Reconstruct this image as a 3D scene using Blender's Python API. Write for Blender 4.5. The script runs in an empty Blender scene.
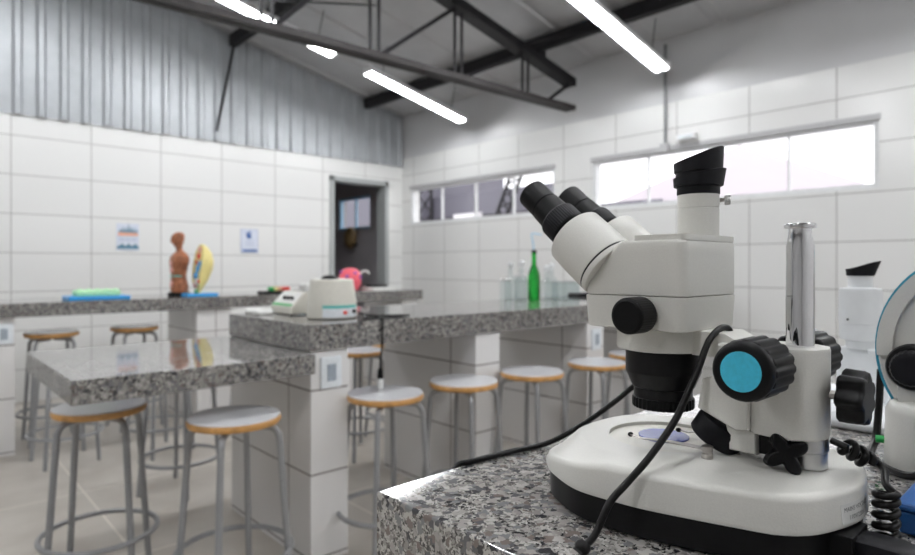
import bpy, bmesh, math, random
from mathutils import Vector, Matrix
random.seed(7)
PI = math.pi
scn = bpy.context.scene
col = scn.collection

# ------------------------------------------------------------------ materials
def nodes(name):
    m = bpy.data.materials.new(name); m.use_nodes = True
    nt = m.node_tree
    return m, nt, nt.nodes['Principled BSDF']
def N(nt, kind, **kw):
    n = nt.nodes.new(kind)
    for k, v in kw.items(): setattr(n, k, v)
    return n
def sock(node, name, val): node.inputs[name].default_value = val
def mat(name, c, rough=.45, metal=0., var=.06, scale=60., bump=0., ior=1.5, coat=0., trans=0.):
    m, nt, b = nodes(name)
    sock(b, 'Roughness', rough); sock(b, 'Metallic', metal); sock(b, 'IOR', ior)
    sock(b, 'Coat Weight', coat); sock(b, 'Transmission Weight', trans)
    tc = N(nt, 'ShaderNodeTexCoord'); no = N(nt, 'ShaderNodeTexNoise')
    sock(no, 'Scale', scale); sock(no, 'Detail', 3.)
    nt.links.new(tc.outputs['Object'], no.inputs['Vector'])
    cr = N(nt, 'ShaderNodeValToRGB')
    lo = [max(0, v*(1-var)) for v in c[:3]]+[1]; hi = [min(1, v*(1+var)) for v in c[:3]]+[1]
    cr.color_ramp.elements[0].position = .3; cr.color_ramp.elements[0].color = lo
    cr.color_ramp.elements[1].position = .7; cr.color_ramp.elements[1].color = hi
    nt.links.new(no.outputs['Fac'], cr.inputs['Fac']); nt.links.new(cr.outputs['Color'], b.inputs['Base Color'])
    if bump:
        bp = N(nt, 'ShaderNodeBump'); sock(bp, 'Strength', bump); sock(bp, 'Distance', .0006)
        nt.links.new(no.outputs['Fac'], bp.inputs['Height']); nt.links.new(bp.outputs['Normal'], b.inputs['Normal'])
    return m
def tile_mat(name, ox, oy, oz, w=.573, h=.3205, base=(.83,.83,.82), joint=(.40,.39,.38), mort=.0035, rough=.16):
    m, nt, b = nodes(name)
    g = N(nt, 'ShaderNodeNewGeometry'); sp = N(nt, 'ShaderNodeSeparateXYZ'); sn = N(nt, 'ShaderNodeSeparateXYZ')
    nt.links.new(g.outputs['Position'], sp.inputs[0]); nt.links.new(g.outputs['True Normal'], sn.inputs[0])
    ab = N(nt, 'ShaderNodeMath', operation='ABSOLUTE'); nt.links.new(sn.outputs['X'], ab.inputs[0])
    gt = N(nt, 'ShaderNodeMath', operation='GREATER_THAN'); nt.links.new(ab.outputs[0], gt.inputs[0]); gt.inputs[1].default_value = .5
    def add(o, v):
        a = N(nt, 'ShaderNodeMath', operation='ADD'); nt.links.new(o, a.inputs[0]); a.inputs[1].default_value = v; return a.outputs[0]
    mx = N(nt, 'ShaderNodeMix', data_type='FLOAT')
    nt.links.new(gt.outputs[0], mx.inputs[0]); nt.links.new(add(sp.outputs['X'], ox), mx.inputs[2]); nt.links.new(add(sp.outputs['Y'], oy), mx.inputs[3])
    cb = N(nt, 'ShaderNodeCombineXYZ'); nt.links.new(mx.outputs[0], cb.inputs['X']); nt.links.new(add(sp.outputs['Z'], oz), cb.inputs['Y'])
    br = N(nt, 'ShaderNodeTexBrick'); br.offset = 0; br.squash = 1
    sock(br, 'Scale', 1.); sock(br, 'Mortar Size', mort); sock(br, 'Mortar Smooth', .1); sock(br, 'Brick Width', w); sock(br, 'Row Height', h)
    sock(br, 'Color1', (*base, 1)); sock(br, 'Color2', (*[v*.975 for v in base], 1)); sock(br, 'Mortar', (*joint, 1))
    nt.links.new(cb.outputs[0], br.inputs['Vector']); nt.links.new(br.outputs['Color'], b.inputs['Base Color'])
    sock(b, 'Roughness', rough)
    bp = N(nt, 'ShaderNodeBump'); sock(bp, 'Strength', .5); sock(bp, 'Distance', .001); bp.invert = True
    nt.links.new(br.outputs['Fac'], bp.inputs['Height']); nt.links.new(bp.outputs['Normal'], b.inputs['Normal'])
    return m
def floor_mat():
    m, nt, b = nodes('floor_porcelain')
    g = N(nt, 'ShaderNodeNewGeometry'); br = N(nt, 'ShaderNodeTexBrick'); br.offset = 0
    mp = N(nt, 'ShaderNodeMapping'); mp.inputs['Location'].default_value = (.22, .12, 0)
    nt.links.new(g.outputs['Position'], mp.inputs['Vector'])
    sock(br, 'Scale', 1.); sock(br, 'Brick Width', .9); sock(br, 'Row Height', .9); sock(br, 'Mortar Size', .004); sock(br, 'Mortar Smooth', .2)
    nt.links.new(mp.outputs[0], br.inputs['Vector'])
    no = N(nt, 'ShaderNodeTexNoise'); sock(no, 'Scale', 3.5); sock(no, 'Detail', 6.); nt.links.new(g.outputs['Position'], no.inputs['Vector'])
    cr = N(nt, 'ShaderNodeValToRGB')
    cr.color_ramp.elements[0].position = .3; cr.color_ramp.elements[0].color = (.42,.385,.34,1)
    cr.color_ramp.elements[1].position = .72; cr.color_ramp.elements[1].color = (.55,.515,.465,1)
    nt.links.new(no.outputs['Fac'], cr.inputs['Fac']); nt.links.new(cr.outputs[0], br.inputs['Color1']); nt.links.new(cr.outputs[0], br.inputs['Color2'])
    sock(br, 'Mortar', (.74,.69,.61,1)); nt.links.new(br.outputs['Color'], b.inputs['Base Color']); sock(b, 'Roughness', .32)
    return m
def granite_mat(name, scale=150., rough=.06, ior=1.75, gain=1.0):
    m, nt, b = nodes(name)
    tc = N(nt, 'ShaderNodeNewGeometry')
    no = N(nt, 'ShaderNodeTexNoise'); sock(no, 'Scale', scale*1.5); sock(no, 'Detail', 3.)
    nt.links.new(tc.outputs['Position'], no.inputs['Vector'])
    mixv = N(nt, 'ShaderNodeVectorMath', operation='SCALE'); mixv.inputs['Scale'].default_value = .013*115/scale
    nt.links.new(no.outputs['Color'], mixv.inputs[0])
    av = N(nt, 'ShaderNodeVectorMath', operation='ADD'); nt.links.new(tc.outputs['Position'], av.inputs[0]); nt.links.new(mixv.outputs[0], av.inputs[1])
    def vor(s, ramp):
        v = N(nt, 'ShaderNodeTexVoronoi'); sock(v, 'Scale', s); nt.links.new(av.outputs[0], v.inputs['Vector'])
        sp = N(nt, 'ShaderNodeSeparateColor'); nt.links.new(v.outputs['Color'], sp.inputs[0])
        r = N(nt, 'ShaderNodeValToRGB'); r.color_ramp.interpolation = 'CONSTANT'
        e = r.color_ramp.elements
        while len(e) > 1: e.remove(e[-1])
        e[0].position = ramp[0][0]; e[0].color = (*[min(1, q*gain) for q in ramp[0][1]], 1)
        for p, c in ramp[1:]:
            x = e.new(p); x.color = (*[min(1, q*gain) for q in c], 1)
        nt.links.new(sp.outputs[0], r.inputs['Fac']); return r.outputs['Color'], sp.outputs[1]
    c1, k1 = vor(scale, [(0,(.045,.045,.05)),(.10,(.12,.12,.125)),(.25,(.20,.165,.15)),(.36,(.22,.22,.225)),(.52,(.38,.36,.34)),(.74,(.50,.48,.45)),(.88,(.29,.27,.26))])
    c2, k2 = vor(scale*2.4, [(0,(.035,.035,.04)),(.20,(.15,.14,.13)),(.44,(.33,.32,.30)),(.68,(.52,.50,.47))])
    lt = N(nt, 'ShaderNodeMath', operation='LESS_THAN'); nt.links.new(k1, lt.inputs[0]); lt.inputs[1].default_value = .48
    mx = N(nt, 'ShaderNodeMix', data_type='RGBA'); nt.links.new(lt.outputs[0], mx.inputs[0]); nt.links.new(c1, mx.inputs[6]); nt.links.new(c2, mx.inputs[7])
    nt.links.new(mx.outputs[2], b.inputs['Base Color']); sock(b, 'Roughness', rough); sock(b, 'IOR', ior)
    return m
def emit_mat(name, c, s):
    m, nt, b = nodes(name)
    sock(b, 'Emission Color', (*c, 1)); sock(b, 'Emission Strength', s); sock(b, 'Base Color', (*c, 1)); return m
def pane_mat(name, tint=(1,1,1)):
    m = bpy.data.materials.new(name); m.use_nodes = True; nt = m.node_tree; nt.nodes.clear()
    out = N(nt, 'ShaderNodeOutputMaterial'); tr = N(nt, 'ShaderNodeBsdfTransparent'); gl = N(nt, 'ShaderNodeBsdfGlossy')
    sock(gl, 'Roughness', .02); sock(tr, 'Color', (*tint, 1)); fr = N(nt, 'ShaderNodeFresnel'); sock(fr, 'IOR', 1.5)
    ge = N(nt, 'ShaderNodeNewGeometry'); iv = N(nt, 'ShaderNodeMath', operation='SUBTRACT'); iv.inputs[0].default_value = 1.; nt.links.new(ge.outputs['Backfacing'], iv.inputs[1])
    mu = N(nt, 'ShaderNodeMath', operation='MULTIPLY'); nt.links.new(fr.outputs[0], mu.inputs[0]); nt.links.new(iv.outputs[0], mu.inputs[1])
    mx = N(nt, 'ShaderNodeMixShader'); nt.links.new(mu.outputs[0], mx.inputs[0]); nt.links.new(tr.outputs[0], mx.inputs[1]); nt.links.new(gl.outputs[0], mx.inputs[2])
    nt.links.new(mx.outputs[0], out.inputs[0]); return m

M = {}
M['tile_back'] = tile_mat('tile_wall_back', -.108, 0, -.2675+.3205, rough=.3)
M['tile_east'] = tile_mat('tile_wall_east', 0, -.157, 0)
M['tile_plain'] = tile_mat('tile_wall_plain', 0, 0, 0)
M['tile_panel'] = tile_mat('tile_bench_panel', -1.126+.573, -2.22, -.02+.3165, h=.3165, base=(.80,.79,.785), joint=(.22,.19,.19))
M['rear'] = mat('rear_wall_paint', (.58,.58,.58), .5, var=.04, scale=3)
M['paint'] = mat('wall_paint', (.62,.62,.63), .35, var=.02, scale=4)
M['floor'] = floor_mat()
M['granite'] = granite_mat('granite_speckled', gain=.94)
M['granite_bench'] = granite_mat('granite_bench_speckled', scale=95., gain=.70)
M['steel_sheet'] = mat('galvanised_sheet', (.41,.43,.45), .42, metal=.3, var=.05, scale=8)
M['roof_sheet'] = mat('roof_sheet', (.52,.52,.53), .42, metal=.2, var=.05, scale=5)
M['roof_outside'] = mat('roof_outside', (.5,.5,.5), .5)
M['dark_steel'] = mat('dark_painted_steel', (.016,.015,.017), .5, var=.2, scale=20, ior=1.3)
M['rust_steel'] = mat('brown_grey_steel', (.030,.026,.026), .5, var=.2, scale=20, ior=1.3)
M['lamp_body'] = mat('lamp_white_sheet', (.85,.85,.86), .35)
M['tube'] = emit_mat('fluorescent_tube', (.97,.985,1.0), 57.)
M['alu_white'] = mat('white_aluminium', (.78,.79,.80), .35)
M['alu_grey'] = mat('grey_window_head', (.50,.50,.51), .4)
M['door_grey'] = mat('grey_door_frame', (.40,.42,.42), .4)
M['annex'] = mat('dark_grey_plaster', (.42,.40,.42), .6, var=.08, scale=3)
M['pane'] = pane_mat('window_glass')
M['wood'] = mat('plywood_edge', (.62,.33,.11), .4, var=.25, scale=25)
M['laminate'] = mat('white_laminate', (.68,.685,.71), .14, var=.03, ior=1.55)
M['stool_steel'] = mat('grey_enamel_tube', (.32,.325,.335), .34, metal=.25, var=.05)
M['cream'] = mat('cream_microscope_paint', (.70,.69,.65), .36, var=.025, scale=700, bump=.25)
M['cream_smooth'] = mat('cream_plastic', (.72,.70,.63), .35, var=.03)
M['white_scope'] = mat('white_microscope_paint', (.78,.80,.82), .35, var=.02)
M['black'] = mat('black_plastic', (.004,.004,.0045), .40, var=.2, scale=200, ior=1.27)
M['black_gloss'] = mat('black_anodised', (.003,.003,.004), .3, var=.2, scale=200, ior=1.33)
M['rubber'] = mat('black_rubber', (.006,.006,.008), .5, var=.25, scale=150, ior=1.28)
M['cord'] = mat('dusty_black_cord', (.006,.0055,.0055), .34, var=.5, scale=180, ior=1.27)
M['chrome'] = mat('polished_chrome', (.80,.80,.82), .06, metal=1., var=.03)
M['alu'] = mat('satin_aluminium', (.62,.62,.62), .3, metal=1., var=.05)
M['clip'] = mat('steel_clip', (.50,.47,.45), .33, metal=.9, var=.1)
M['blue_disc'] = mat('turquoise_disc', (.05,.50,.70), .4, var=.08, scale=300)
M['lilac'] = mat('lilac_glass_disc', (.13,.16,.47), .2, var=.05)
M['teal'] = mat('teal_trim', (.02,.27,.40), .4)
M['blue_plastic'] = mat('blue_plastic', (.010,.085,.28), .4, var=.08, bump=.3, scale=300)
M['blue_tray'] = mat('bright_blue_plastic', (.03,.36,.80), .35)
M['green_foam'] = mat('pale_green_plastic', (.50,.85,.50), .5)
M['outlet'] = mat('outlet_white', (.80,.84,.88), .3)
M['outlet_dark'] = mat('outlet_socket_grey', (.35,.40,.46), .4)
M['label'] = mat('label_white', (.66,.66,.64), .5)
M['ink'] = mat('label_ink', (.10,.10,.11), .6)
M['muscle'] = mat('muscle_brown', (.36,.13,.06), .45, var=.45, scale=38)
M['yellow'] = mat('pale_yellow_plastic', (.86,.74,.30), .45)
M['red'] = mat('red_plastic', (.70,.05,.04), .4)
M['organ_blue'] = mat('organ_blue', (.10,.36,.68), .4)
M['organ_pink'] = mat('organ_pink', (.75,.38,.33), .4)
M['organ_white'] = mat('organ_white', (.80,.76,.70), .4)
M['green'] = mat('green_plastic', (.02,.40,.09), .4)
M['aqua'] = mat('aqua_label', (.10,.55,.50), .4)
M['pink'] = mat('pink_enamel', (.88,.13,.18), .35)
M['purple'] = mat('purple_enamel', (.30,.10,.50), .4)
M['paper'] = mat('white_paper', (.82,.82,.80), .6)
M['book_blue'] = mat('light_blue_cover', (.25,.55,.66), .5)
M['bronze'] = mat('bronze_plastic', (.24,.16,.07), .3)
M['orange_ink'] = mat('orange_ink', (.85,.42,.28), .6)
M['sign_teal'] = mat('sign_teal', (.10,.23,.32), .6)
M['sign_blue'] = mat('sign_blue', (.06,.14,.38), .6)
M['sign_light'] = mat('sign_pale_blue', (.72,.76,.86), .5)
M['sign_lines'] = mat('sign_pale_lines', (.50,.55,.70), .6)
M['sky_frame'] = mat('light_blue_frame', (.35,.60,.80), .4)
M['out_wall'] = mat('outside_pale_wall', (.62,.56,.57), .7)
M['out_dark'] = mat('outside_grey_violet', (.16,.155,.19), .6)
M['out_white'] = mat('outside_white', (.90,.88,.90), .6)
M['out_pink'] = mat('outside_pale_pink', (.74,.68,.73), .7)
M['conduit'] = mat('grey_conduit', (.20,.205,.21), .5)
M['out_ground'] = mat('outside_concrete', (.45,.44,.43), .8)
def glass_mat(name, c, rough=.02):
    m, nt, b = nodes(name); sock(b, 'Transmission Weight', 1.); sock(b, 'Base Color', (*c, 1)); sock(b, 'Roughness', rough); sock(b, 'IOR', 1.45); return m
M['green_glass'] = glass_mat('green_bottle_glass', (.03,.55,.07))
M['clear_glass'] = pane_mat('clear_bottle_glass', (.90,.93,.93))
M['stopper_glass'] = mat('frosted_stopper', (.80,.82,.83), .25)

# ------------------------------------------------------------------ mesh builder
def frame_of(d):
    d = Vector(d).normalized(); a = Vector((0,0,1)) if abs(d.z) < .9 else Vector((1,0,0))
    u = d.cross(a).normalized(); return u, d.cross(u).normalized(), d
def smooth_path(pts, k=8, closed=False):
    P = [Vector(p) for p in pts]; n = len(P); out = []
    rng = range(n if closed else n-1)
    for i in rng:
        if closed: a, b, c, d = P[i-1], P[i], P[(i+1)%n], P[(i+2)%n]
        else: a, b, c, d = P[max(i-1,0)], P[i], P[i+1], P[min(i+2,n-1)]
        for j in range(k):
            t = j/k
            out.append(.5*((2*b)+(c-a)*t+(2*a-5*b+4*c-d)*t*t+(3*b-a-3*c+d)*t**3))
    if not closed: out.append(P[-1])
    return out
class MB:
    def __init__(s): s.bm = bmesh.new(); s.mats = []; s.cur = 0
    def use(s, m):
        if m not in s.mats: s.mats.append(m)
        s.cur = s.mats.index(m); return s
    def _faces(s, fs):
        for f in fs: f.material_index = s.cur
    def box(s, lo, hi, bev=0, seg=2, R=None):
        lo, hi = Vector(lo), Vector(hi)
        r = bmesh.ops.create_cube(s.bm, size=1); vs = r['verts']
        for v in vs: v.co = Vector([lo[i]+(v.co[i]+.5)*(hi[i]-lo[i]) for i in range(3)])
        fs = set(f for v in vs for f in v.link_faces)
        if bev:
            es = list(set(e for v in vs for e in v.link_edges))
            g = bmesh.ops.bevel(s.bm, geom=es, offset=bev, segments=seg, affect='EDGES', profile=.5)
            fs = set(g['faces']) | set(f for f in fs if f.is_valid); vs = list(set(v for f in fs for v in f.verts))
        if R is not None:
            for v in vs: v.co = R @ v.co
        s._faces(fs); return s
    def loft(s, rings, cap0=True, cap1=True, loop=False):
        V = [[s.bm.verts.new(p) for p in r] for r in rings]; n = len(V[0]); fs = []
        pairs = list(zip(V[:-1], V[1:])) + ([(V[-1], V[0])] if loop else [])
        for a, b in pairs:
            for i in range(n):
                j = (i+1) % n
                fs.append(s.bm.faces.new((a[i], a[j], b[j], b[i])))
        if not loop:
            if cap0: fs.append(s.bm.faces.new(list(reversed(V[0]))))
            if cap1: fs.append(s.bm.faces.new(V[-1]))
        s._faces(fs); return s
    def lathe(s, o, ax, prof, n=40, cap0=True, cap1=True):
        u, v, d = frame_of(ax); o = Vector(o)
        rings = [[o+d*h+(u*math.cos(2*PI*i/n)+v*math.sin(2*PI*i/n))*max(r, 1e-5) for i in range(n)] for r, h in prof]
        return s.loft(rings, cap0, cap1)
    def cyl(s, p0, p1, r0, r1=None, n=24, bev=0):
        p0, p1 = Vector(p0), Vector(p1); L = (p1-p0).length; r1 = r0 if r1 is None else r1
        if bev: return s.lathe(p0, p1-p0, [(r0-bev,0),(r0,bev),(r1,L-bev),(r1-bev,L)], n)
        return s.lathe(p0, p1-p0, [(r0,0),(r1,L)], n)
    def tube(s, pts, r, n=10, closed=False):
        P = [Vector(p) for p in pts]; m = len(P); rings = []
        T = []
        for i in range(m):
            a = P[i-1] if (i > 0 or closed) else P[i]; b = P[(i+1) % m] if (i < m-1 or closed) else P[i]
            T.append((b-a).normalized())
        u, v, _ = frame_of(T[0])
        for i in range(m):
            if i:
                ax = T[i-1].cross(T[i])
                if ax.length > 1e-7:
                    R = Matrix.Rotation(T[i-1].angle(T[i]), 3, ax.normalized()); u = R @ u; v = R @ v
            rr = r(i/(m-1)) if callable(r) else r
            rings.append([P[i]+(u*math.cos(2*PI*k/n)+v*math.sin(2*PI*k/n))*rr for k in range(n)])
        return s.loft(rings, True, True, closed)
    def prism(s, poly, ax, a0, a1, bev=0):
        """poly in the two other axes (in x,y,z order); extruded along ax from a0 to a1"""
        def p(q, a):
            if ax == 'x': return (a, q[0], q[1])
            if ax == 'y': return (q[0], a, q[1])
            return (q[0], q[1], a)
        if bev:
            c = Vector((sum(q[0] for q in poly)/len(poly), sum(q[1] for q in poly)/len(poly)))
            def ins(q): d = Vector(q)-c; return c+d*(1-bev/max(d.length, 1e-6))
            small = [ins(q) for q in poly]; sg = 1 if a1 > a0 else -1
            return s.loft([[p(q, a0) for q in small], [p(q, a0+sg*bev) for q in poly], [p(q, a1-sg*bev) for q in poly], [p(q, a1) for q in small]])
        return s.loft([[p(q, a0) for q in poly], [p(q, a1) for q in poly]])
    def knob(s, p0, p1, rf, n=96, bev=.0015, top=1.0):
        """fluted knob: radius function rf(theta), rounded rims"""
        p0, p1 = Vector(p0), Vector(p1); u, v, d = frame_of(p1-p0); L = (p1-p0).length
        def ring(h, k, off): return [p0+d*h+(u*math.cos(t)+v*math.sin(t))*(rf(t)*k-off) for t in [2*PI*i/n for i in range(n)]]
        return s.loft([ring(0,1,bev), ring(bev,1,0), ring(L-2*bev,top,0), ring(L-bev*.5,top,bev*.6), ring(L,top,bev*2)])
    def ball(s, c, r, sc=(1,1,1), u=20, v=12):
        rr = bmesh.ops.create_uvsphere(s.bm, u_segments=u, v_segments=v, radius=r)
        for q in rr['verts']: q.co = Vector((c[0]+q.co.x*sc[0], c[1]+q.co.y*sc[1], c[2]+q.co.z*sc[2]))
        s._faces(set(f for q in rr['verts'] for f in q.link_faces)); return s
    def build(s, name, m=None, parent=None, local=False, ang=38):
        me = bpy.data.meshes.new(name)
        bmesh.ops.recalc_face_normals(s.bm, faces=s.bm.faces)
        if parent is not None and not local:
            w = Vector((0,0,0)); q = parent
            while q: w += q.location; q = q.parent
            for v in s.bm.verts: v.co -= w
        s.bm.to_mesh(me); s.bm.free()
        if m is not None and not s.mats: me.materials.append(m if not isinstance(m, str) else M[m])
        for k in s.mats: me.materials.append(M[k])
        me.shade_smooth(); me.set_sharp_from_angle(angle=math.radians(ang))
        o = bpy.data.objects.new(name, me); col.objects.link(o)
        wn = o.modifiers.new('weighted_normals','WEIGHTED_NORMAL'); wn.keep_sharp = True; wn.weight = 80
        if parent is not None: o.parent = parent
        return o
def thing(name, label, cat, loc=(0,0,0), rz=0, group=None, rot=None):
    o = bpy.data.objects.new(name, None); col.objects.link(o); o.location = loc; o.rotation_euler = rot or (0,0,rz)
    o.empty_display_size = .05
    o['label'] = label; o['category'] = cat
    if group: o['group'] = group
    return o
def tag(o, label, cat, group=None):
    o['label'] = label; o['category'] = cat
    if group: o['group'] = group
    return o
def struct(o): o['kind'] = 'structure'; return o
def dup(root, loc, rz=0, label=None, rot=None):
    r = root.copy(); col.objects.link(r); r.location = loc; r.rotation_euler = rot or (0,0,rz)
    if label: r['label'] = label
    for ch in list(root.children):
        c = ch.copy(); col.objects.link(c); c.parent = r
        for g in ch.children:
            d = g.copy(); col.objects.link(d); d.parent = c
    return r

# ------------------------------------------------------------------ room shell
XE, YN, XW, YS = 4.67, 6.12, -5.27, -3.2
RX = -.30
def roof_z(x): return 2.99+.216*(XE-x) if x >= RX else 2.99+.216*(x-XW)
ZR = roof_z(RX)
struct(MB().box((XW-.15,YS-.15,-.1),(XE+.15,9.5,0)).build('floor','floor'))
ground = struct(MB().box((XE+.16,-12,-.3),(40,30,-.15)).build('ground','out_ground'))
# east wall with the two high ribbon windows, tiled up to 2.46 and painted above
WIN = [(3.70,5.96),(1.06,3.28)]; WZ0, WZ1 = 1.625, 2.08
def east(y0, y1, holes, zt, mb):
    ys = sorted([y0,y1]+[v for h in holes for v in h])
    for a, b in zip(ys[:-1], ys[1:]):
        if any(h[0] <= a and b <= h[1] for h in holes):
            mb.box((XE,a,0),(XE+.15,b,WZ0)); mb.box((XE,a,WZ1),(XE+.15,b,zt))
        else: mb.box((XE,a,0),(XE+.15,b,zt))
mb = MB(); east(YS-.15, YN, WIN, 2.46, mb); struct(mb.build('wall_east','tile_east'))
struct(MB().box((XE+.004,YS-.15,2.46),(XE+.15,YN+.15,3.02)).build('wall_east_upper','paint'))
# back wall with door opening
DX0, DX1, DZ = 3.69, 4.40, 2.10
mb = MB().box((XW,YN,0),(DX0-.055,YN+.15,2.4)).box((DX1+.055,YN,0),(XE+.15,YN+.15,2.4)).box((DX0-.055,YN,DZ+.055),(DX1+.055,YN+.15,2.4))
struct(mb.build('wall_north','tile_back'))
# upper part of the back wall: trapezoidal sheet
pts = []; x = XW; P = .163
while x < XE:
    for dx, dy in ((0,0),(.085,0),(.105,-.028),(.140,-.028)):
        if x+dx < XE: pts.append((x+dx, YN-.012+dy))
    x += P
pts.append((XE, YN-.012))
mb = MB()
va = [mb.bm.verts.new((a,b,2.36)) for a, b in pts]; vb = [mb.bm.verts.new((a,b,roof_z(a)-.005)) for a, b in pts]
for i in range(len(pts)-1): mb.bm.faces.new((va[i],va[i+1],vb[i+1],vb[i]))
clad = struct(mb.build('wall_north_cladding','steel_sheet', ang=20))
mb = MB(); mb.prism([(XW,2.36),(XE+.15,2.36),(XE+.15,2.95),(XE,roof_z(XE)),(RX,ZR),(XW,2.99)],'y',YN+.002,YN+.1); struct(mb.build('wall_north_backing','roof_sheet'))
mb = MB(); mb.prism([(XW,0),(XE+.15,0),(XE+.15,2.95),(XE,roof_z(XE)),(RX,ZR),(XW,2.99)],'y',YS-.15,YS); struct(mb.build('wall_south','rear'))
struct(MB().box((XW-.15,YS-.15,0),(XW,YN+.15,3.0)).build('wall_west','rear'))
# roof: two sheet slopes with seams running down the slope
mb = MB()
ys = []; y = YS-.15
while y < YN+.1:
    for dy, dz in ((0,0),(.44,0),(.46,.018),(.53,.018),(.55,0)):
        ys.append((min(y+dy,YN+.15),dz))
    y += .55
for xa, xb in ((XW-.15,RX),(RX,XE+.2)):
    za = roof_z(max(xa,XW)) - (.032 if xa < XW else 0); zb = roof_z(min(xb,XE)) - (.043 if xb > XE else 0)
    ra = [mb.bm.verts.new((xa,q,za+dz)) for q, dz in ys]; rb = [mb.bm.verts.new((xb,q,zb+dz)) for q, dz in ys]
    for i in range(len(ys)-1): mb.bm.faces.new((ra[i],ra[i+1],rb[i+1],rb[i]))
struct(mb.build('ceiling','roof_sheet', ang=15))
# adjoining room behind the door
mb = MB(); A0 = 3.2
mb.box((A0-.1,YN+.15,0),(A0,9.4,2.6)).box((A0-.1,9.3,0),(XE+.15,9.4,2.6)); struct(mb.build('wall_annex','annex'))
mb = MB(); east(YN+.15, 9.4, [(6.82,7.63)], 2.6, mb); struct(mb.build('wall_annex_east','annex'))
struct(MB().box((A0-.1,YN+.15,2.6),(XE+.15,9.4,2.7)).build('ceiling_annex','annex'))
# door frame
mb = MB()
mb.box((DX0-.055,YN-.02,0),(DX0,YN+.16,DZ+.055),.004).box((DX1,YN-.02,0),(DX1+.055,YN+.16,DZ+.055),.004).box((DX0-.055,YN-.02,DZ),(DX1+.055,YN+.16,DZ+.055),.004)
struct(mb.build('door_1','door_grey'))
def window(i, y0, y1, n, m='alu_white', z0=WZ0, z1=WZ1):
    mb = MB(); t = .035; xa, xb = XE+.02, XE+.07
    mb.box((xa,y0,z0),(xb,y1,z0+t)).box((xa,y0,z1-t),(xb,y1,z1)).box((xa,y0,z0+t),(xb,y0+t,z1-t)).box((xa,y1-t,z0+t),(xb,y1,z1-t))
    for k in range(1, n):
        w = .014 if k != n//2 else .024
        yy = y0+(y1-y0)*k/n; mb.box((xa+.01,yy-w/2,z0+t),(xb-.01,yy+w/2,z1-t))
    fr = struct(mb.build('window_%d'%i, m))
    MB().box((XE+.043,y0+t,z0+t),(XE+.047,y1-t,z1-t)).build('pane','pane',fr)
    if i < 3: MB().box((XE-.004,y0-.01,z1-.012),(XE+.05,y1+.01,z1+.028),.003).build('head_rail','alu_grey',fr)
window(1, 3.70, 5.96, 4); window(2, 1.06, 3.28, 4); window(3, 6.82, 7.63, 2, 'sky_frame')

# ------------------------------------------------------------------ outside
def brace_lattice(name, a, b, w, label):
    a, b = Vector(a), Vector(b); d = (b-a); L = d.length; d.normalize(); s_ = Vector((0,1,0)) if abs(d.y) < .8 else Vector((0,0,1))
    s_ = (s_-d*s_.dot(d)).normalized(); n = max(3, int(L/(w*.9))); mb = MB()
    mb.tube([a-s_*w/2, b-s_*w/2], .03, 6); mb.tube([a+s_*w/2, b+s_*w/2], .03, 6)
    for k in range(n):
        p, q = a+d*L*k/n, a+d*L*(k+1)/n
        mb.tube([p-s_*w/2, q+s_*w/2], .02, 5); mb.tube([p+s_*w/2, q-s_*w/2], .02, 5)
    return tag(mb.build(name,'dark_steel'), label, 'lattice')
t = thing('outbuilding','low grey-violet shed with sheet roof edge seen through the windows','building',(9.4,8.5,-.15))
MB().box((9.0,5.2,-.15),(9.4,10.2,2.16)).build('wall','out_wall',t)
MB().prism([(8.7,2.16),(9.45,2.16),(9.45,2.75),(8.7,2.62)],'y',7.0,10.25).build('roof','out_dark',t)
MB().prism([(8.8,2.0),(9.45,2.0),(9.45,2.25),(8.8,2.18)],'y',5.2,6.99).build('lean_to_roof','out_dark',t)
MB().box((8.93,8.35,-.1),(9.0,9.3,2.0)).build('door','out_white',t)
MB().box((8.60,8.72,1.62),(8.69,9.5,2.20)).build('white_panel','out_white',t)
t = thing('tall_shed','taller dark shed behind the lattice column, beyond the far end of the window','building',(8.5,12,-.15))
MB().box((8.4,10.3,-.15),(11,15,3.9)).build('wall','out_dark',t)
brace_lattice('lattice_column',(8.2,9.95,-.15),(8.2,9.95,4.2),.42,'upright lattice steel column outside the window near the door')
brace_lattice('lattice_brace',(8.35,9.0,-.15),(8.35,7.3,3.2),.26,'slanting lattice steel brace outside the window near the door')
t = thing('gabled_house','pale gabled house far beyond the window over the microscope','building',(16,6,-.15))
MB().prism([(3.3,-.15),(11.5,-.15),(11.5,2.7),(6.66,4.25),(3.3,2.7)],'x',16,20).build('wall','out_pink',t)

# ------------------------------------------------------------------ roof steel
def purlin(x, label=None):
    z = roof_z(x); o = MB().box((x-.035,YS,z-.125),(x+.035,YN-.04,z-.012),.004).build('ceiling_beam','dark_steel'); return struct(o)
for x in (4.11,2.495,.88,-.75,-2.4,-4.0): purlin(x)
TY = 3.44
tr = thing('roof_truss','dark steel roof truss with double chords and paired uprights under the sheet roof','truss',(0,TY,2.56))
def chord_z(x): return 2.81+.216*(4.58-x) if x >= RX else 2.81+.216*(4.58-2*RX+x)
XL = -5.1
def bot_z(x): return 2.572-.012*(4.58-x) if x >= RX else 2.572-.012*(4.58-2*RX+x)
mb = MB()
for xa, xb in ((RX,4.58),(XL,RX)):
    for y0_, y1_ in ((TY-.055,TY-.008),(TY+.008,TY+.055)): mb.prism([(xa,bot_z(xa)-.022),(xb,bot_z(xb)-.022),(xb,bot_z(xb)+.022),(xa,bot_z(xa)+.022)],'y',y0_,y1_)
mb.build('bottom_chord','rust_steel',tr)
mb = MB()
for xa, xb in ((RX,4.58),(XL,RX)):
    mb.prism([(xa,chord_z(xa)-.04),(xb,chord_z(xb)-.04),(xb,chord_z(xb)+.03),(xa,chord_z(xa)+.03)],'y',TY-.06,TY+.06)
mb.build('top_chord','dark_steel',tr)
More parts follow.
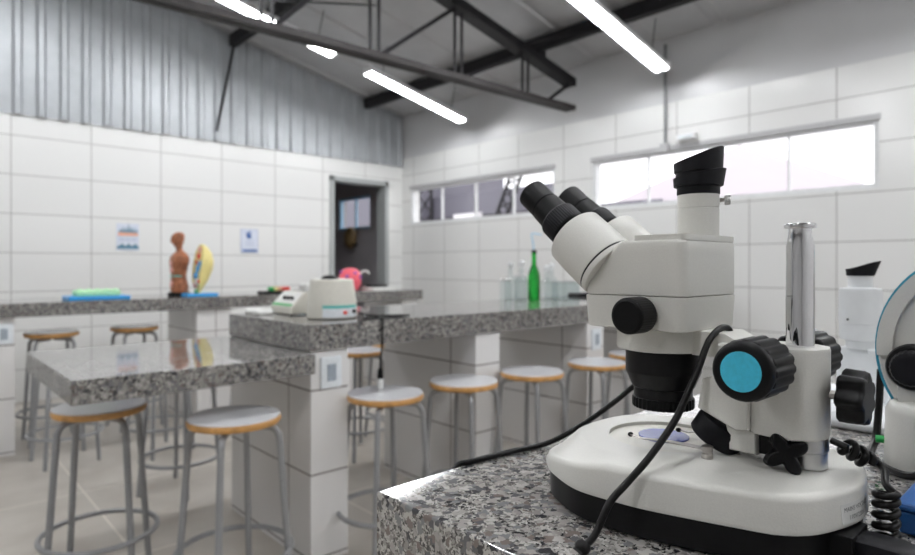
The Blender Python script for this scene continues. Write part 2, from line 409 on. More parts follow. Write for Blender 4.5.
vx = [3.94-.775*k for k in range(12)]
for x in vx:
    mb = MB()
    for s_ in (-1,1): mb.box((x+s_*.036-.010,TY-.007,bot_z(x)),(x+s_*.036+.010,TY+.007,chord_z(x)-.02))
    mb.build('upright','dark_steel',tr)
for k in range(len(vx)):
    xo = 4.52 if k == 0 else vx[k-1]-.05
    xi = vx[k]+(.30 if k == 0 else .05)
    if vx[k] < RX: xi, xo = vx[k-1]-.05, vx[k]+.05
    MB().tube([(xi,TY,bot_z(xi)+.02),(xo,TY,chord_z(xo)-.05)], .017, 6).build('diagonal','dark_steel',tr)
for x in (4.11,2.495,.88): MB().box((x-.05,TY-.05,chord_z(x)+.02),(x+.05,TY+.05,roof_z(x)-.12)).build('cleat','dark_steel',tr)
tag(MB().tube([(4.11,2.75,roof_z(4.11)-.12),(3.80,TY-.06,chord_z(3.80)-.02)], .009, 6).build('brace_rod','dark_steel'),'thin steel rod bracing the roof beam to the truss near its end','rod')
tag(MB().tube([(2.50,YN-.055,roof_z(2.5)-.12),(2.33,YN-.055,2.46)], .013, 6).build('strut_rod','dark_steel'),'thin steel rod on the corrugated wall under a roof beam','rod')  # strut running from the roof beam down to the corrugated wall
tag(MB().tube([(3.0,4.3,roof_z(3.0)-.01),(1.55,4.3,2.98),(1.5,4.3,roof_z(1.5)-.01)], .008, 6).build('sag_rod','dark_steel'),'thin sagging rod under the sheet roof behind the truss','rod')

# ------------------------------------------------------------------ lamps
SL = math.atan(.214)
def lamp_z(x): return 2.68+.214*(4.45-x)
def make_lamp():
    t = thing('ceiling_lamp','x','lamp',group='twin tube ceiling lamps')
    L = .635
    mb = MB(); mb.prism([(-.066,-.018),(-.063,-.018),(-.044,.020),(.044,.020),(.063,-.018),(.066,-.018),(.048,.036),(-.048,.036)],'x',-L,L)
    mb.build('housing','lamp_body',t,True)
    for s_ in (-1,1):
        MB().cyl((-L+.02,s_*.031,-.0172),(L-.02,s_*.031,-.0172),.0135,n=10).build('tube','tube',t,True)
    for s_ in (-1,1): MB().box((s_*(L-.012)-.012,-.064,-.028),(s_*(L-.012)+.012,.064,.034)).build('end_cap','lamp_body',t,True)
    for s_ in (-1,1): MB().tube([(s_*.45,0,.038),(s_*.45+.06*0,0,.33)], .004, 6).build('hanger','dark_steel',t,True)
    return t
XC = [3.83,2.26,.69,-1.29,-2.86]
lab = {(3.83,4.76):'lit twin-tube lamp by the side wall beyond the truss, nearest the door',
       (2.26,4.76):'lit twin-tube lamp crossed by the bottom chord of the truss, over the back benches',
       (3.83,2.45):'lit twin-tube lamp above the ribbon window, close over the microscope'}
first = None
for yy in (4.76,2.45,.14,-2.1):  # lamps lacking their own label are unseen ones, added to light the room
    for xc in XC:
        if (yy < -1 and xc < 0) or (yy > 4 and xc < -2): continue
        z = lamp_z(xc) if xc > RX else lamp_z(-.6-xc)
        rot = (0, SL if xc > RX else -SL, 0); lb = lab.get((xc,yy),'lit twin-tube lamp out of view on the roof slope, added to light the laboratory')
        if first is None: first = make_lamp(); first.location = (xc,yy,z); first.rotation_euler = rot; first['label'] = lb
        else: dup(first, (xc,yy,z), label=lb, rot=rot)

# ------------------------------------------------------------------ wall fittings
t = thing('conduit','grey electrical conduit with junction box on the tiled side wall','conduit',(XE-.02,2.54,2.05))
MB().tube([(XE-.02,2.54,2.10),(XE-.02,2.54,2.94)], .013, 8).build('pipe','conduit',t)
MB().box((XE-.055,2.505,2.05),(XE-.002,2.575,2.125),.006).build('junction_box','alu_grey',t)
t = thing('emergency_light','small white emergency light box on the tiles above the window head','emergency light',(XE-.03,2.35,2.11))
MB().box((XE-.05,2.27,2.125),(XE-.002,2.43,2.175),.006).build('housing','lamp_body',t)
MB().box((XE-.056,2.29,2.135),(XE-.049,2.41,2.165),.002).build('lens','outlet',t)
t = thing('towel_dispenser','bronze oval dispenser on the dark wall behind the doorway','dispenser',(XE-.06,7.2,1.38))
MB().ball((XE-.07,7.2,1.51),.15,(.45,.85,1.0)).build('cover','bronze',t)
MB().box((XE-.10,7.10,1.40),(XE-.01,7.30,1.44),.006).build('slot','black',t)
# notices
t = thing('wall_notice','white notice with an orange band and dark foot bar on the back wall','sign',(1.545,YN-.004,1.38))
MB().box((1.450,YN-.006,1.262),(1.636,YN-.001,1.505)).build('sheet','sign_light',t)
mb = MB()
for k, hgt in enumerate((.035,.055,.048,.085,.06,.05,.038)):
    x0 = 1.468+k*.0225; mb.prism([(x0,1.425),(x0+.022,1.425),(x0+.012,1.425+hgt)],'y',YN-.009,YN-.006)
mb.build('crest','sign_teal',t)
MB().box((1.462,YN-.009,1.395),(1.624,YN-.006,1.422)).build('band','orange_ink',t)
mb = MB()
for k in range(3): mb.box((1.475+k*.052,YN-.009,1.352),(1.515+k*.052,YN-.006,1.360)).box((1.47+k*.052,YN-.009,1.368),(1.51+k*.052,YN-.006,1.374))
mb.build('faint_lines','sign_lines',t)
mb = MB().box((1.456,YN-.009,1.276),(1.632,YN-.006,1.302))
for k in range(3): mb.prism([(1.473+k*.055,1.302),(1.515+k*.055,1.302),(1.494+k*.055,1.326)],'y',YN-.009,YN-.006)
mb.build('foot_bar','sign_teal',t)
t = thing('wall_notice','white notice with blue border and a blue hand mark near the door','sign',(2.688,YN-.004,1.38))
MB().box((2.594,YN-.006,1.256),(2.781,YN-.001,1.500)).build('border','sign_lines',t)
MB().box((2.603,YN-.008,1.264),(2.772,YN-.005,1.492)).build('sheet','sign_light',t)
mb = MB().ball((2.680,YN-.009,1.425),.024,(1.15,.1,1.0),14,8)
for a in (-.9,-.4,.05,.5): mb.tube([(2.68,YN-.010,1.425),(2.68+.05*math.sin(a),YN-.010,1.425+.055*math.cos(a))], .0055, 6)
mb.build('hand_mark','sign_blue',t)
mb = MB()
for k in range(3): mb.box((2.64,YN-.010,1.375-k*.024),(2.74-.012*(k%2),YN-.007,1.383-k*.024))
mb.build('faint_lines','sign_lines',t)
MB().box((2.615,YN-.010,1.268),(2.765,YN-.007,1.292)).build('foot_bar','sign_blue',t)

# ------------------------------------------------------------------ benches
def outlet(p, parent, ax='y'):
    x, y, z = p
    if ax == 'y':
        o = MB().box((x-.045,y-.010,z-.06),(x+.045,y,z+.06),.004).build('outlet_plate','outlet',parent)
        MB().box((x-.018,y-.012,z-.032),(x+.018,y-.009,z+.032),.003).cyl((x-.006,y-.014,z+.012),(x-.006,y-.009,z+.012),.004,n=8).cyl((x+.006,y-.014,z+.012),(x+.006,y-.009,z+.012),.004,n=8).build('socket','outlet_dark',o)
t = thing('laboratory_bench','long granite-topped bench on white tiled panels with a lower slab at its end','bench',(2.9,2.4,0))
MB().box((1.126,2.035,.80),(XE-.002,2.785,.90),.003).build('worktop','granite_bench',t)
MB().box((.358,1.992,.725),(1.1255,2.79,.797),.003).build('lower_worktop','granite_bench',t)
for k, x in enumerate((1.135,1.993,2.87,3.74)):
    MB().box((x,2.045,0),(x+.160,2.775,.80)).build('support_panel','tile_panel',t)
outlet((1.218,2.045,.715), t); outlet((3.83,2.045,.715), t); outlet((2.955,2.045,.70), t)
t = thing('island_bench','long granite island bench on white tiled panels along the back of the laboratory','bench',(1.0,4.75,0))
MB().box((-4.2,4.40,.815),(3.60,5.10,.90),.003).build('worktop','granite_bench',t)
for x in (-3.9,-2.3,-.75,.30,1.565,2.63,3.4):
    MB().box((x,4.44,0),(x+(.213 if x == .3 else .16 if x > 3 else .24),5.07,.815)).build('support_panel','tile_panel',t)
outlet((.46,4.44,.72), t)
t = thing('microscope_bench','granite-topped bench with a polished corner carrying the microscopes','bench',(1.8,.1,0))
MB().box((.344,-.70,.79),(XE-.002,.493,.90),.003,3).build('worktop','granite',t)
for x in (.42,1.9,3.4): MB().box((x,-.65,0),(x+.16,.43,.79)).build('support_panel','tile_panel',t)

# ------------------------------------------------------------------ stools
def make_stool():
    t = thing('lab_stool','x','stool',group='round lab stools')
    s_ = MB().lathe((0,0,.590),(0,0,1),[(.136,0),(.148,.004),(.152,.012),(.150,.022),(.1475,.026)],48).build('seat','wood',t,True)
    MB().lathe((0,0,.6155),(0,0,1),[(.1480,0),(.1480,.003),(.146,.0045)],48).build('laminate_top','laminate',s_,False if False else True)
    for k in range(4):
        a = PI/4+k*PI/2; c, q = math.cos(a), math.sin(a)
        p = smooth_path([(.02*c,.02*q,.578),(.105*c,.105*q,.578),(.131*c,.131*q,.571),(.145*c,.145*q,.551),(.150*c,.150*q,.522),(.170*c,.170*q,.26),(.190*c,.190*q,.0)],6)
        MB().tube(p, .0112, 10).build('leg','stool_steel',t,True)
    R = .186
    MB().tube([(R*math.cos(2*PI*i/40),R*math.sin(2*PI*i/40),.165) for i in range(40)], .0095, 8, True).build('foot_ring','stool_steel',t,True)
    return t
ST = [ # x, y, rz, height scale, label
 (.538,2.493,-.45,1,'stool tucked under the front corner of the low granite slab'),
 (.835,2.02,.12,1,'stool beside the tiled end panel, part under the low granite slab'),
 (1.426,1.976,-.04,1,'stool in front of the bench opening with the hanging plug'),
 (1.832,1.955,.25,1,'second stool along the bench from the hanging plug'),
 (2.237,1.91,.08,1,'third stool along the bench from the hanging plug'),
 (2.703,1.863,.03,1,'stool partly behind the black lens of the microscope'),
 (3.138,1.90,.1,1,'stool almost wholly hidden behind the microscope lens and body'),
 (.732,4.66,.0,1.13,'tall stool tucked under the island bench by its left tiled panel'),
 (.713,4.12,.1,1,'stool behind the far corner of the low slab, only its legs in view'),
 (1.23,4.70,.1,1.13,'tall stool tucked under the island bench beside the dark tiled panel'),
 (1.172,3.95,.3,1,'stool with a big foot ring behind the low slab, before the island bench'),
 (1.05,3.20,.6,1,'stool behind the low slab beside the tiled end panel'),
 (1.80,3.96,.1,1,'stool before the island bench, its legs seen between two front stools'),
 (2.032,3.10,.1,1,'stool behind the bench, framed by the opening beside the wall outlet'),
 (2.43,3.27,.3,1,'stool behind the bench mostly hidden by the hanging plug'),
]
first = None
for x, y, rz, hs, lb in ST:
    lb = lb.replace('stool','white-topped stool',1)
    if first is None: first = make_stool(); o = first; o.location = (x,y,0); o.rotation_euler = (0,0,rz); o['label'] = lb
    else: o = dup(first, (x,y,0), rz, lb)
    o.scale = (1,1,hs)

# ------------------------------------------------------------------ things on the long bench
B = .90
t = thing('heating_mantle','beige round heating mantle with aqua label and trailing black cord','laboratory heater',(1.36,2.27,B))
c = (1.36,2.27)
MB().lathe((*c,B),(0,0,1),[(.092,0),(.104,.004),(.106,.012),(.104,.056),(.102,.062)],48).build('body','cream_smooth',t)
MB().lathe((*c,B+.062),(0,0,1),[(.1035,0),(.1035,.004),(.090,.098),(.084,.103),(.066,.103),(.06,.098),(.04,.094)],48).build('cover','cream_smooth',t)
def patch(mat_, z0, z1, a0, a1, r, name, parent, off=0.0):
    n = 14; ri = [[(c[0]+(r+off+q)*math.cos(a0+(a1-a0)*i/n), c[1]+(r+off+q)*math.sin(a0+(a1-a0)*i/n), z) for z, q in ((z0,0),(z1,0),(z1,.0012),(z0,.0012))] for i in range(n+1)]
    return MB().loft(ri).build(name, mat_, parent)
a0, a1 = math.radians(-142), math.radians(-52)
lb_ = patch('outlet',B+.008,B+.046,a0,a1,.1062,'label_plate',t); patch('aqua',B+.046,B+.058,a0,a1,.1052,'label_band',t)
def onr(a, z, r0=.106, r1=.116): return (c[0]+r0*math.cos(a),c[1]+r0*math.sin(a),z),(c[0]+r1*math.cos(a),c[1]+r1*math.sin(a),z)
MB().cyl(*onr(math.radians(-92),B+.028),.007,n=14).build('pilot_light','red',t)
MB().cyl(*onr(math.radians(-66),B+.032),.008,n=14).build('switch_knob','black',t)
MB().lathe((1.35,2.275,B+.155),(0,0,1),[(.036,0),(.036,.010),(.030,.020),(.016,.026),(.001,.028)],24).build('knob','black',t)
cp = smooth_path([(1.45,2.22,B+.02),(1.50,2.17,B+.008),(1.60,2.12,B+.007),(1.63,2.08,B+.007),(1.55,2.06,B+.007),(1.43,2.055,B+.008),(1.40,2.09,B+.008),(1.43,2.12,B+.014),(1.46,2.08,B+.012),(1.452,2.035,B+.006),(1.448,2.026,B-.03),(1.446,2.026,.80),(1.438,2.027,.73),(1.437,2.027,.705)],8)
cd = MB().tube(cp,.0042,8).build('power_cord','cord',t)
MB().lathe((1.437,2.027,.71),(0,0,-1),[(.005,0),(.011,.012),(.013,.04),(.011,.045)],16).build('plug','black',cd)
MB().lathe((1.437,2.027,.665),(0,0,-1),[(.013,0),(.013,.035),(.008,.042)],16).build('plug_cap','paper',cd)

t = thing('control_box','beige wedge-shaped control box with black knobs and green stripe beside the heating mantle','control box',(1.33,2.59,B))
def wedge(x0,y0,y1,dx,h0,h1,top,m,name,z0=B+.006,bev=.003): return MB().prism([(x0,z0),(x0+dx,z0),(x0+dx,h1),(x0+dx-top,h1),(x0,h0)],'y',y0,y1,bev).build(name,m,t)
wedge(1.285,2.49,2.695,.090,B+.036,B+.104,.02,'cream_smooth','case')
sl = (Vector((1.355,0,B+.104))-Vector((1.285,0,B+.036))); sn_ = Vector((-sl.z,0,sl.x)).normalized()
def slope_pt(f,y,o=0): return Vector((1.285,y,B+.036))+sl*f+sn_*o
def slope_patch(f0,f1,y0,y1,th,m,name): return MB().loft([[slope_pt(f0,y0,o),slope_pt(f1,y0,o),slope_pt(f1,y1,o),slope_pt(f0,y1,o)] for o in (.0002,th)]).build(name,m,t)
slope_patch(.06,.18,2.50,2.685,.0012,'green','stripe'); slope_patch(.22,.92,2.50,2.685,.001,'paper','scale_plate')
for y in (2.54,2.575,2.61): MB().cyl(slope_pt(.5,y,.001),slope_pt(.5,y,.014),.009,.0075,n=16).build('knob','black',t)
for x_,y_ in ((1.295,2.505),(1.295,2.68),(1.365,2.505),(1.365,2.68)): MB().cyl((x_,y_,B),(x_,y_,B+.008),.007,n=10).build('foot','black',t)

def soft_pad(name, cx, cy, sx, sy, h, rz, m, label, cat):
    mb = MB(); n = 40; rings = []
    for k, (f, z) in enumerate(((.9,0),(1,.2),(1,.6),(.85,.95),(.4,1.0))):
        ring = []
        for i in range(n):
            a = 2*PI*i/n; ca, sa = math.cos(a), math.sin(a); p = 3.2
            r = (abs(ca)**p+abs(sa)**p)**(-1/p)*f*(1+.035*math.sin(3*a+cx*9)+.02*math.sin(7*a))
            ring.append((ca*r*sx/2, sa*r*sy/2, h*z*(1+.10*math.sin(2*a+k))))
        rings.append(ring)
    mb.loft(rings); o = mb.build(name,m); o.location = (cx,cy,B); o.rotation_euler = (0,0,rz); return tag(o,label,cat)
soft_pad('cloth_pad',1.225,2.725,.09,.075,.022,.3,'paper','crumpled white cloth at the bench end, farther from the control box','cloth')
soft_pad('cloth_pad',1.215,2.63,.085,.085,.024,.1,'paper','crumpled white cloth touching the beige control box','cloth')
t = thing('notebook','thin light blue notebook lying behind the white cloths','notebook',(1.37,2.715,B),.15)
MB().box((-.09,-.055,0),(.09,.055,.012),.001).build('pages','paper',t,True)
MB().box((-.093,-.058,.012),(.093,.058,.0145),.0005).build('cover','book_blue',t,True)

# green bottle with a bent blue tube
t = thing('green_bottle','tall green glass bottle with a bent blue tube in its neck','bottle',(2.947,2.499,B))
MB().lathe((2.947,2.499,B),(0,0,1),[(.030,0),(.037,.004),(.038,.012),(.038,.155),(.035,.175),(.026,.205),(.0165,.225),(.0145,.245),(.0145,.300),(.0165,.302),(.0165,.314),(.012,.316)],32).build('glass','green_glass',t)
MB().lathe((2.947,2.499,B+.300),(0,0,1),[(.017,0),(.017,.016),(.012,.020)],20).build('collar','black',t)
MB().tube(smooth_path([(2.947,2.499,B+.30),(2.943,2.503,B+.36),(2.936,2.510,B+.410),(2.940,2.506,B+.424),(2.957,2.488,B+.422),(2.980,2.465,B+.416)],6),.0042,8).build('bent_tube','sky_frame',t)
def reagent(cx, cy, r, h, label, cap='stopper_glass', jar=False):
    t = thing('glass_jar' if jar else 'reagent_bottle',label,'jar' if jar else 'bottle',(cx,cy,B),group='clear glassware by the green bottle')
    if jar:
        MB().lathe((0,0,0),(0,0,1),[(r*.9,0),(r,.005),(r,h*.86),(r*.88,h*.93),(r*.88,h)],28).build('glass','clear_glass',t,True)
        MB().lathe((0,0,h),(0,0,1),[(r*.95,0),(r*.95,.012),(r*.88,.015)],28).build('lid',cap,t,True)
    else:
        MB().lathe((0,0,0),(0,0,1),[(r*.9,0),(r,.005),(r,h*.55),(r*.8,h*.66),(r*.36,h*.74),(r*.34,h*.90),(r*.48,h*.91),(r*.48,h*.93)],28).build('glass','clear_glass',t,True)
        MB().lathe((0,0,h*.90),(0,0,1),[(r*.30,0),(r*.32,.008),(r*.20,.014),(r*.42,.022),(r*.50,.036),(r*.42,.050),(r*.12,.056)],20).build('stopper',cap,t,True)
    return t
reagent(2.86,2.66,.040,.125,'clear glass jar with cloudy lid, left end of the glassware','alu',True)
reagent(2.85,2.525,.042,.150,'clear glass jar with grey lid left of the green bottle','alu_grey',True)
reagent(2.985,2.735,.040,.215,'stoppered clear bottle standing behind the two lidded jars')
reagent(3.08,2.72,.042,.225,'taller stoppered clear bottle behind the grey-lidded jar')
reagent(3.115,2.535,.040,.190,'stoppered clear bottle just right of the green bottle')
reagent(3.245,2.60,.045,.205,'stoppered clear bottle farthest right of the glassware')
t = thing('glass_tank','clear glass tank right of the green bottle','tank',(3.22,2.46,B))
mb = MB()
for lo, hi in (((3.15,2.40,B),(3.29,2.404,B+.12)),((3.15,2.516,B),(3.29,2.52,B+.12)),((3.15,2.404,B),(3.154,2.516,B+.12)),((3.286,2.404,B),(3.29,2.516,B+.12)),((3.15,2.40,B),(3.29,2.52,B+.004))): mb.box(lo,hi)
mb.build('wall','clear_glass',t)
MB().box((3.148,2.398,B+.118),(3.292,2.402,B+.123)).box((3.148,2.398,B+.118),(3.152,2.522,B+.123)).box((3.288,2.398,B+.118),(3.292,2.522,B+.123)).build('rim','alu_grey',t)
tag(MB().box((3.58,2.47,B),(4.05,2.72,B+.025),.004).build('tray','rubber'),'dark flat tray on the long bench beyond the glassware','tray')

# ------------------------------------------------------------------ things on the island bench
t = thing('tray','bright blue tray with a pale green block on the island bench','tray',(.97,4.62,B))
MB().box((.80,4.52,B),(1.16,4.74,B+.022),.006).build('tray_base','blue_tray',t)
mb = MB().box((.85,4.56,B+.022),(1.11,4.71,B+.062),.012)
for k in range(5): mb.ball((.875+k*.052,4.60,B+.060),.018,(1,1,.6),10,6)
mb.build('green_block','green_foam',t)
# anatomical torso facing left
t = thing('anatomical_torso','brown armless anatomical muscle torso on a black foot on the island bench','anatomical model',(1.515,4.66,B))
MB().lathe((1.515,4.66,B),(0,0,1),[(.075,0),(.078,.006),(.078,.022),(.066,.032)],28).build('foot','black',t)
prof = [(.028,.004,.056,.078),(.07,.004,.060,.084),(.11,.0,.054,.074),(.15,-.002,.048,.066),(.20,.0,.055,.080),(.245,.0,.062,.096),(.285,.004,.056,.108),(.312,.008,.040,.085),(.328,.006,.024,.040),(.350,.0,.022,.026),(.372,-.006,.030,.030),(.395,-.010,.043,.036),(.425,-.008,.047,.040),(.450,-.002,.040,.035),(.466,.002,.022,.020)]
rings = [[(1.515+cx+rx*math.cos(2*PI*i/32)+( -.006*math.exp(-((i-16)/1.6)**2) if z > .385 and z < .42 else 0), 4.66+ry*math.sin(2*PI*i/32)*(1+.05*math.sin(6*PI*i/32*1.0)), B+z) for i in range(32)] for z, cx, rx, ry in prof]
MB().loft(rings).build('body','muscle',t)
mb = MB()
for s_ in (-1,1): mb.ball((1.52,4.66+s_*.105,B+.262),.034,(1.0,.8,1.3),14,10).ball((1.515,4.66+s_*.039,B+.405),.011,(1,.5,1.5),10,6)
mb.build('shoulder','muscle',t)
MB().tube([(1.515+.051*math.cos(a)-.003,4.66+.070*math.sin(a),B+.147) for a in [PI/2+PI*i/12 for i in range(13)]],.005,6).build('belt_line','aqua',t)
mb = MB()
for q in ((.085,-.058,.016),(.10,-.054,.012),(.19,-.055,.02),(.235,-.058,.018)): mb.ball((1.515+q[1],4.645,B+q[0]),q[2],(.6,1,1.2),10,8)
mb.build('organ','organ_pink',t)
# yellow half torso on blue plate
t = thing('half_torso','pale yellow half-torso model with coloured organs on a bright blue plate','anatomical model',(1.65,4.62,B))
MB().box((1.50,4.44,B),(1.72,4.575,B+.024),.006).build('plate','blue_tray',t)
hz = [(.024,1.585,.02),(.06,1.582,.045),(.12,1.578,.085),(.19,1.585,.108),(.25,1.593,.110),(.31,1.602,.088),(.35,1.610,.055),(.375,1.615,.02)]
rings = []
for z, x0, r in hz:
    rings.append([(x0+r*math.sin(PI*i/16), 4.50+.09*(r/.11)**.7*-math.cos(PI*i/16), B+z) for i in range(17)])
MB().loft(rings).build('shell','yellow',t)
mb = MB()
for m_, y, z, r in (('organ_blue',4.50,.20,.028),('organ_blue',4.52,.15,.030),('organ_blue',4.48,.235,.022),('red',4.52,.29,.022),('red',4.55,.245,.016),('organ_pink',4.52,.335,.020),('organ_white',4.50,.105,.024),('organ_pink',4.53,.085,.022),('red',4.47,.11,.013),('organ_white',4.53,.05,.016),('green',4.52,.04,.014)):
    x0 = 1.58+.1*max(0,z-.12)*1.4; mb.use(m_).ball((x0-.004,y-.03,B+z),r,(.65,1.1,1.1),12,8)
mb.build('organs',None,t)
# pen tray
t = thing('pen_tray','black tray holding markers with coloured caps on the island bench','tray',(2.26,4.62,B))
MB().box((2.12,4.55,B),(2.48,4.68,B+.02),.004).build('tray_base','black',t)
for k, m_ in enumerate(('green','yellow','orange_ink','red','red')):
    tag(MB().lathe((2.20+k*.036,4.57+.004*k,B+.036),(0,1,.0),[(.012,0),(.016,.004),(.016,.06),(.010,.068)],14).build('marker',m_), '%s-capped marker lying in the black tray%s' % (('green','yellow','orange','red','red')[k], ('','','',' beside the orange one',' at the end of the row')[k]), 'marker', 'markers in the black tray')
tag(MB().box((2.51,4.60,B),(2.72,4.74,B+.075),.022,4).build('soap_box','paper'),'white rounded box on the island bench behind the heating mantle','box')
t = thing('round_pot','pink round pot with purple dots and a white curved spout','pot',(2.95,4.62,B))
MB().lathe((2.95,4.62,B),(0,0,1),[(.05,0),(.075,.008),(.098,.06),(.100,.11),(.086,.165),(.055,.195),(.02,.204),(.001,.205)],32).build('body','pink',t)
mb = MB()
for a, z, r in ((-2.4,.13,.098),(-1.6,.16,.09),(-2.0,.07,.1),(-1.0,.12,.1),(3.0,.17,.085)): mb.ball((2.95+r*math.cos(a),4.62+r*math.sin(a),B+z),.014,(1,1,1),10,6)
mb.build('dots','purple',t)
MB().tube(smooth_path([(3.02,4.58,B+.145),(3.045,4.565,B+.172),(3.07,4.55,B+.176),(3.088,4.54,B+.165),(3.093,4.54,B+.145)],6),.009,8).build('spout','paper',t)
t = thing('paper_pile','white papers stacked beside the pink pot','papers',(3.17,4.56,B))
MB().box((3.06,4.42,B),(3.30,4.60,B+.03),.002).build('sheets','paper',t)
MB().box((3.10,4.52,B+.03),(3.28,4.59,B+.055),.003).build('folder','black',t)

# ------------------------------------------------------------------ the stereo microscope
OX, OY = .545, .300
ms = thing('stereo_microscope','cream stereo microscope with black eyepieces in sharp focus on the granite corner','microscope',(OX,.25,B))
half = [(0,.402),(-.052,.396),(-.083,.376),(-.101,.350),(-.114,.318),(-.113,.281),(-.107,.247),(-.089,.190),(-.078,.164),(-.053,.145),(0,.133)]
loop = smooth_path([(x,y,0) for x, y in half]+[(-x,y,0) for x, y in reversed(half[1:-1])],10,True)
C0 = Vector((0,.296)); NA = 120
def hit(th):
    d = Vector((math.cos(th),math.sin(th))); best = .1
    for i in range(len(loop)):
        a = Vector((loop[i-1].x,loop[i-1].y))-C0; b = Vector((loop[i].x,loop[i].y))-C0; e = b-a
        den = d.x*e.y-d.y*e.x
        if abs(den) < 1e-12: continue
        s_ = (a.x*e.y-a.y*e.x)/den; u_ = (a.x*d.y-a.y*d.x)/den
        if s_ > 0 and -1e-6 <= u_ <= 1+1e-6: best = s_
    return best
RR = [hit(2*PI*i/NA) for i in range(NA)]
def zsh(y): return .9545 if y < .29 else .9545-.018*min(1,(y-.29)/.105)
def base_ring(f, off, zf):
    out = []
    for i in range(NA):
        th = 2*PI*i/NA; r = RR[i]*f-off; x, y = OX+r*math.cos(th), C0.y+r*math.sin(th)
        yo = C0.y+RR[i]*math.sin(th); out.append((x,y,zf(yo) if callable(zf) else zf))
    return out
MB().loft([base_ring(1,.008,.9003),base_ring(1,.004,.903),base_ring(1,.0035,.9262),base_ring(1,.012,.9264)]).build('base_skirt','black',ms)
circ = lambda r, z: [(OX+r*math.cos(2*PI*i/NA), C0.y+r*math.sin(2*PI*i/NA), z) for i in range(NA)]
MB().loft([base_ring(1,.008,.9264),base_ring(1,.001,.9266),base_ring(1,0,.930),base_ring(1,.0015,lambda y: zsh(y)-.005),base_ring(1,.0028,lambda y: zsh(y)-.0018),base_ring(1,.0055,lambda y: zsh(y)-.0002),base_ring(1,.0085,lambda y: zsh(y)+.0005),base_ring(.74,0,.9565),base_ring(.70,0,.957),circ(.0545,.9572),circ(.0535,.9568),circ(.0535,.9525)],True,False).build('base_cover','cream',ms,ang=50)
sp_ = MB().lathe((OX,C0.y,.9515),(0,0,1),[(.0533,0),(.0533,.0022),(.052,.0026)],64).build('stage_plate','cream_smooth',ms)
MB().lathe((OX+.005,C0.y+.006,.9541),(0,0,1),[(.0235,0),(.0235,.0012),(.023,.0016)],40).build('stage_glass','lilac',sp_)
# stage clips
def clip(px, py, qx, qy, name='stage_clip'):
    o = MB().lathe((px,py,.9572),(0,0,1),[(.0048,0),(.0048,.004),(.0042,.0045),(.0042,.0055),(.0048,.006),(.0048,.010),(.004,.0105)],20).build(name,'clip',ms)
    d = Vector((qx-px,qy-py,0)); L = d.length; d.normalize(); nn = Vector((-d.y,d.x,0)); p = Vector((px,py,.9645))
    st = [(0,.0045,0),(.3,.0040,-.001),(.6,.0032,-.003),(.85,.0026,-.0055),(1.0,.0022,-.004)]
    MB().loft([[p+d*L*f+nn*w+Vector((0,0,h)),p+d*L*f-nn*w+Vector((0,0,h)),p+d*L*f-nn*w+Vector((0,0,h+.0007)),p+d*L*f+nn*w+Vector((0,0,h+.0007))] for f, w, h in st]).build('spring_arm','clip',o)
    e = p+d*L*1.0; MB().ball((e.x,e.y,e.z-.004),.0028,(1,1,.8),10,6).build('tip','black',o)
clip(.506,.238,.512,.315); clip(.588,.235,.560,.292)
# post, collar, focus mount
MB().lathe((.55,.1755,.957),(0,0,1),[(.0155,0),(.0155,.0125),(.0148,.013),(.0148,.0137),(.0163,.0142),(.0163,.028)],36).build('post_collar','alu',ms)
MB().lathe((.55,.1800,.985),(0,0,1),[(.0106,0),(.0106,.152),(.0086,.1605),(.0086,.1655),(.0118,.166),(.0121,.1675),(.0121,.1692),(.0115,.170)],40).build('post','chrome',ms)
mb = MB()
blk = [(.521,.208),(.519,.192),(.522,.174),(.531,.162),(.548,.1575),(.566,.162),(.576,.174),(.579,.192),(.577,.208)]
mb.loft([[(.55+(x-.55)*k,.185+(y-.185)*k,z) for x, y in blk] for k, z in ((.96,.9815),(1,.984),(1,1.0505),(.97,1.0535))]); mb.build('post_clamp','cream',ms)
# focus carriage with slanted lower edge
MB().prism([(.2075,1.054),(.2085,.984),(.218,.982),(.2515,.996),(.2475,1.022),(.237,1.026),(.233,1.054)],'x',.5155,.579,.0016).build('focus_carriage','cream',ms)
MB().prism([(.2045,.983),(.2045,.963),(.2275,.963),(.2305,.986)],'x',.523,.565,.002).build('lamp_bracket','cream',ms)
MB().box((.528,.1905,.964),(.562,.2045,.984),.001).build('rack_slide','black',ms)
MB().box((.530,.182,.967),(.558,.1905,.983),.0006).build('slide_plate','alu',ms)
# arm to the head ring
MB().prism([(.212,1.040),(.262,1.040),(.262,1.0625),(.232,1.0625),(.212,1.052)],'x',.526,.566,.0012).build('arm','cream',ms)
# oblique lamp
ax_ = Vector((-.12,.50,-.86)); MB().lathe((.540,.2365,.9835),ax_,[(.017,0),(.0215,.003),(.0225,.007),(.0225,.020),(.021,.0215),(.018,.0218),(.017,.019)],40).build('oblique_lamp','rubber',ms)
# big focus knobs with turquoise disc
fl = lambda R, a, n: (lambda t: R-a*(.5-.5*math.cos(n*t))**2)
kn = MB().knob((.508,.1925,1.0410),(.4690,.1925,1.0410),fl(.0240,.0013,16),160,.0012,.99).build('focus_knob','black',ms,ang=50)
MB().lathe((.4692,.1925,1.0410),(-1,0,0),[(.0228,-.002),(.0230,.0015),(.0222,.0040),(.0200,.0056),(.0160,.0058)],64).build('front_rim','black',kn)
MB().lathe((.4638,.1925,1.0410),(-1,0,0),[(.0152,-.0005),(.0152,.0006),(.0148,.0009)],48).build('disc','blue_disc',kn)
MB().cyl((.522,.1925,1.0425),(.507,.1925,1.0425),.014,n=24).build('axle','alu',kn)
kn = MB().knob((.585,.1925,1.0385),(.628,.1925,1.0385),fl(.0240,.0013,16),160,.0025,.985).build('focus_knob','black',ms,ang=50)
MB().cyl((.575,.1925,1.0385),(.586,.1925,1.0385),.014,n=24).build('axle','alu',kn)
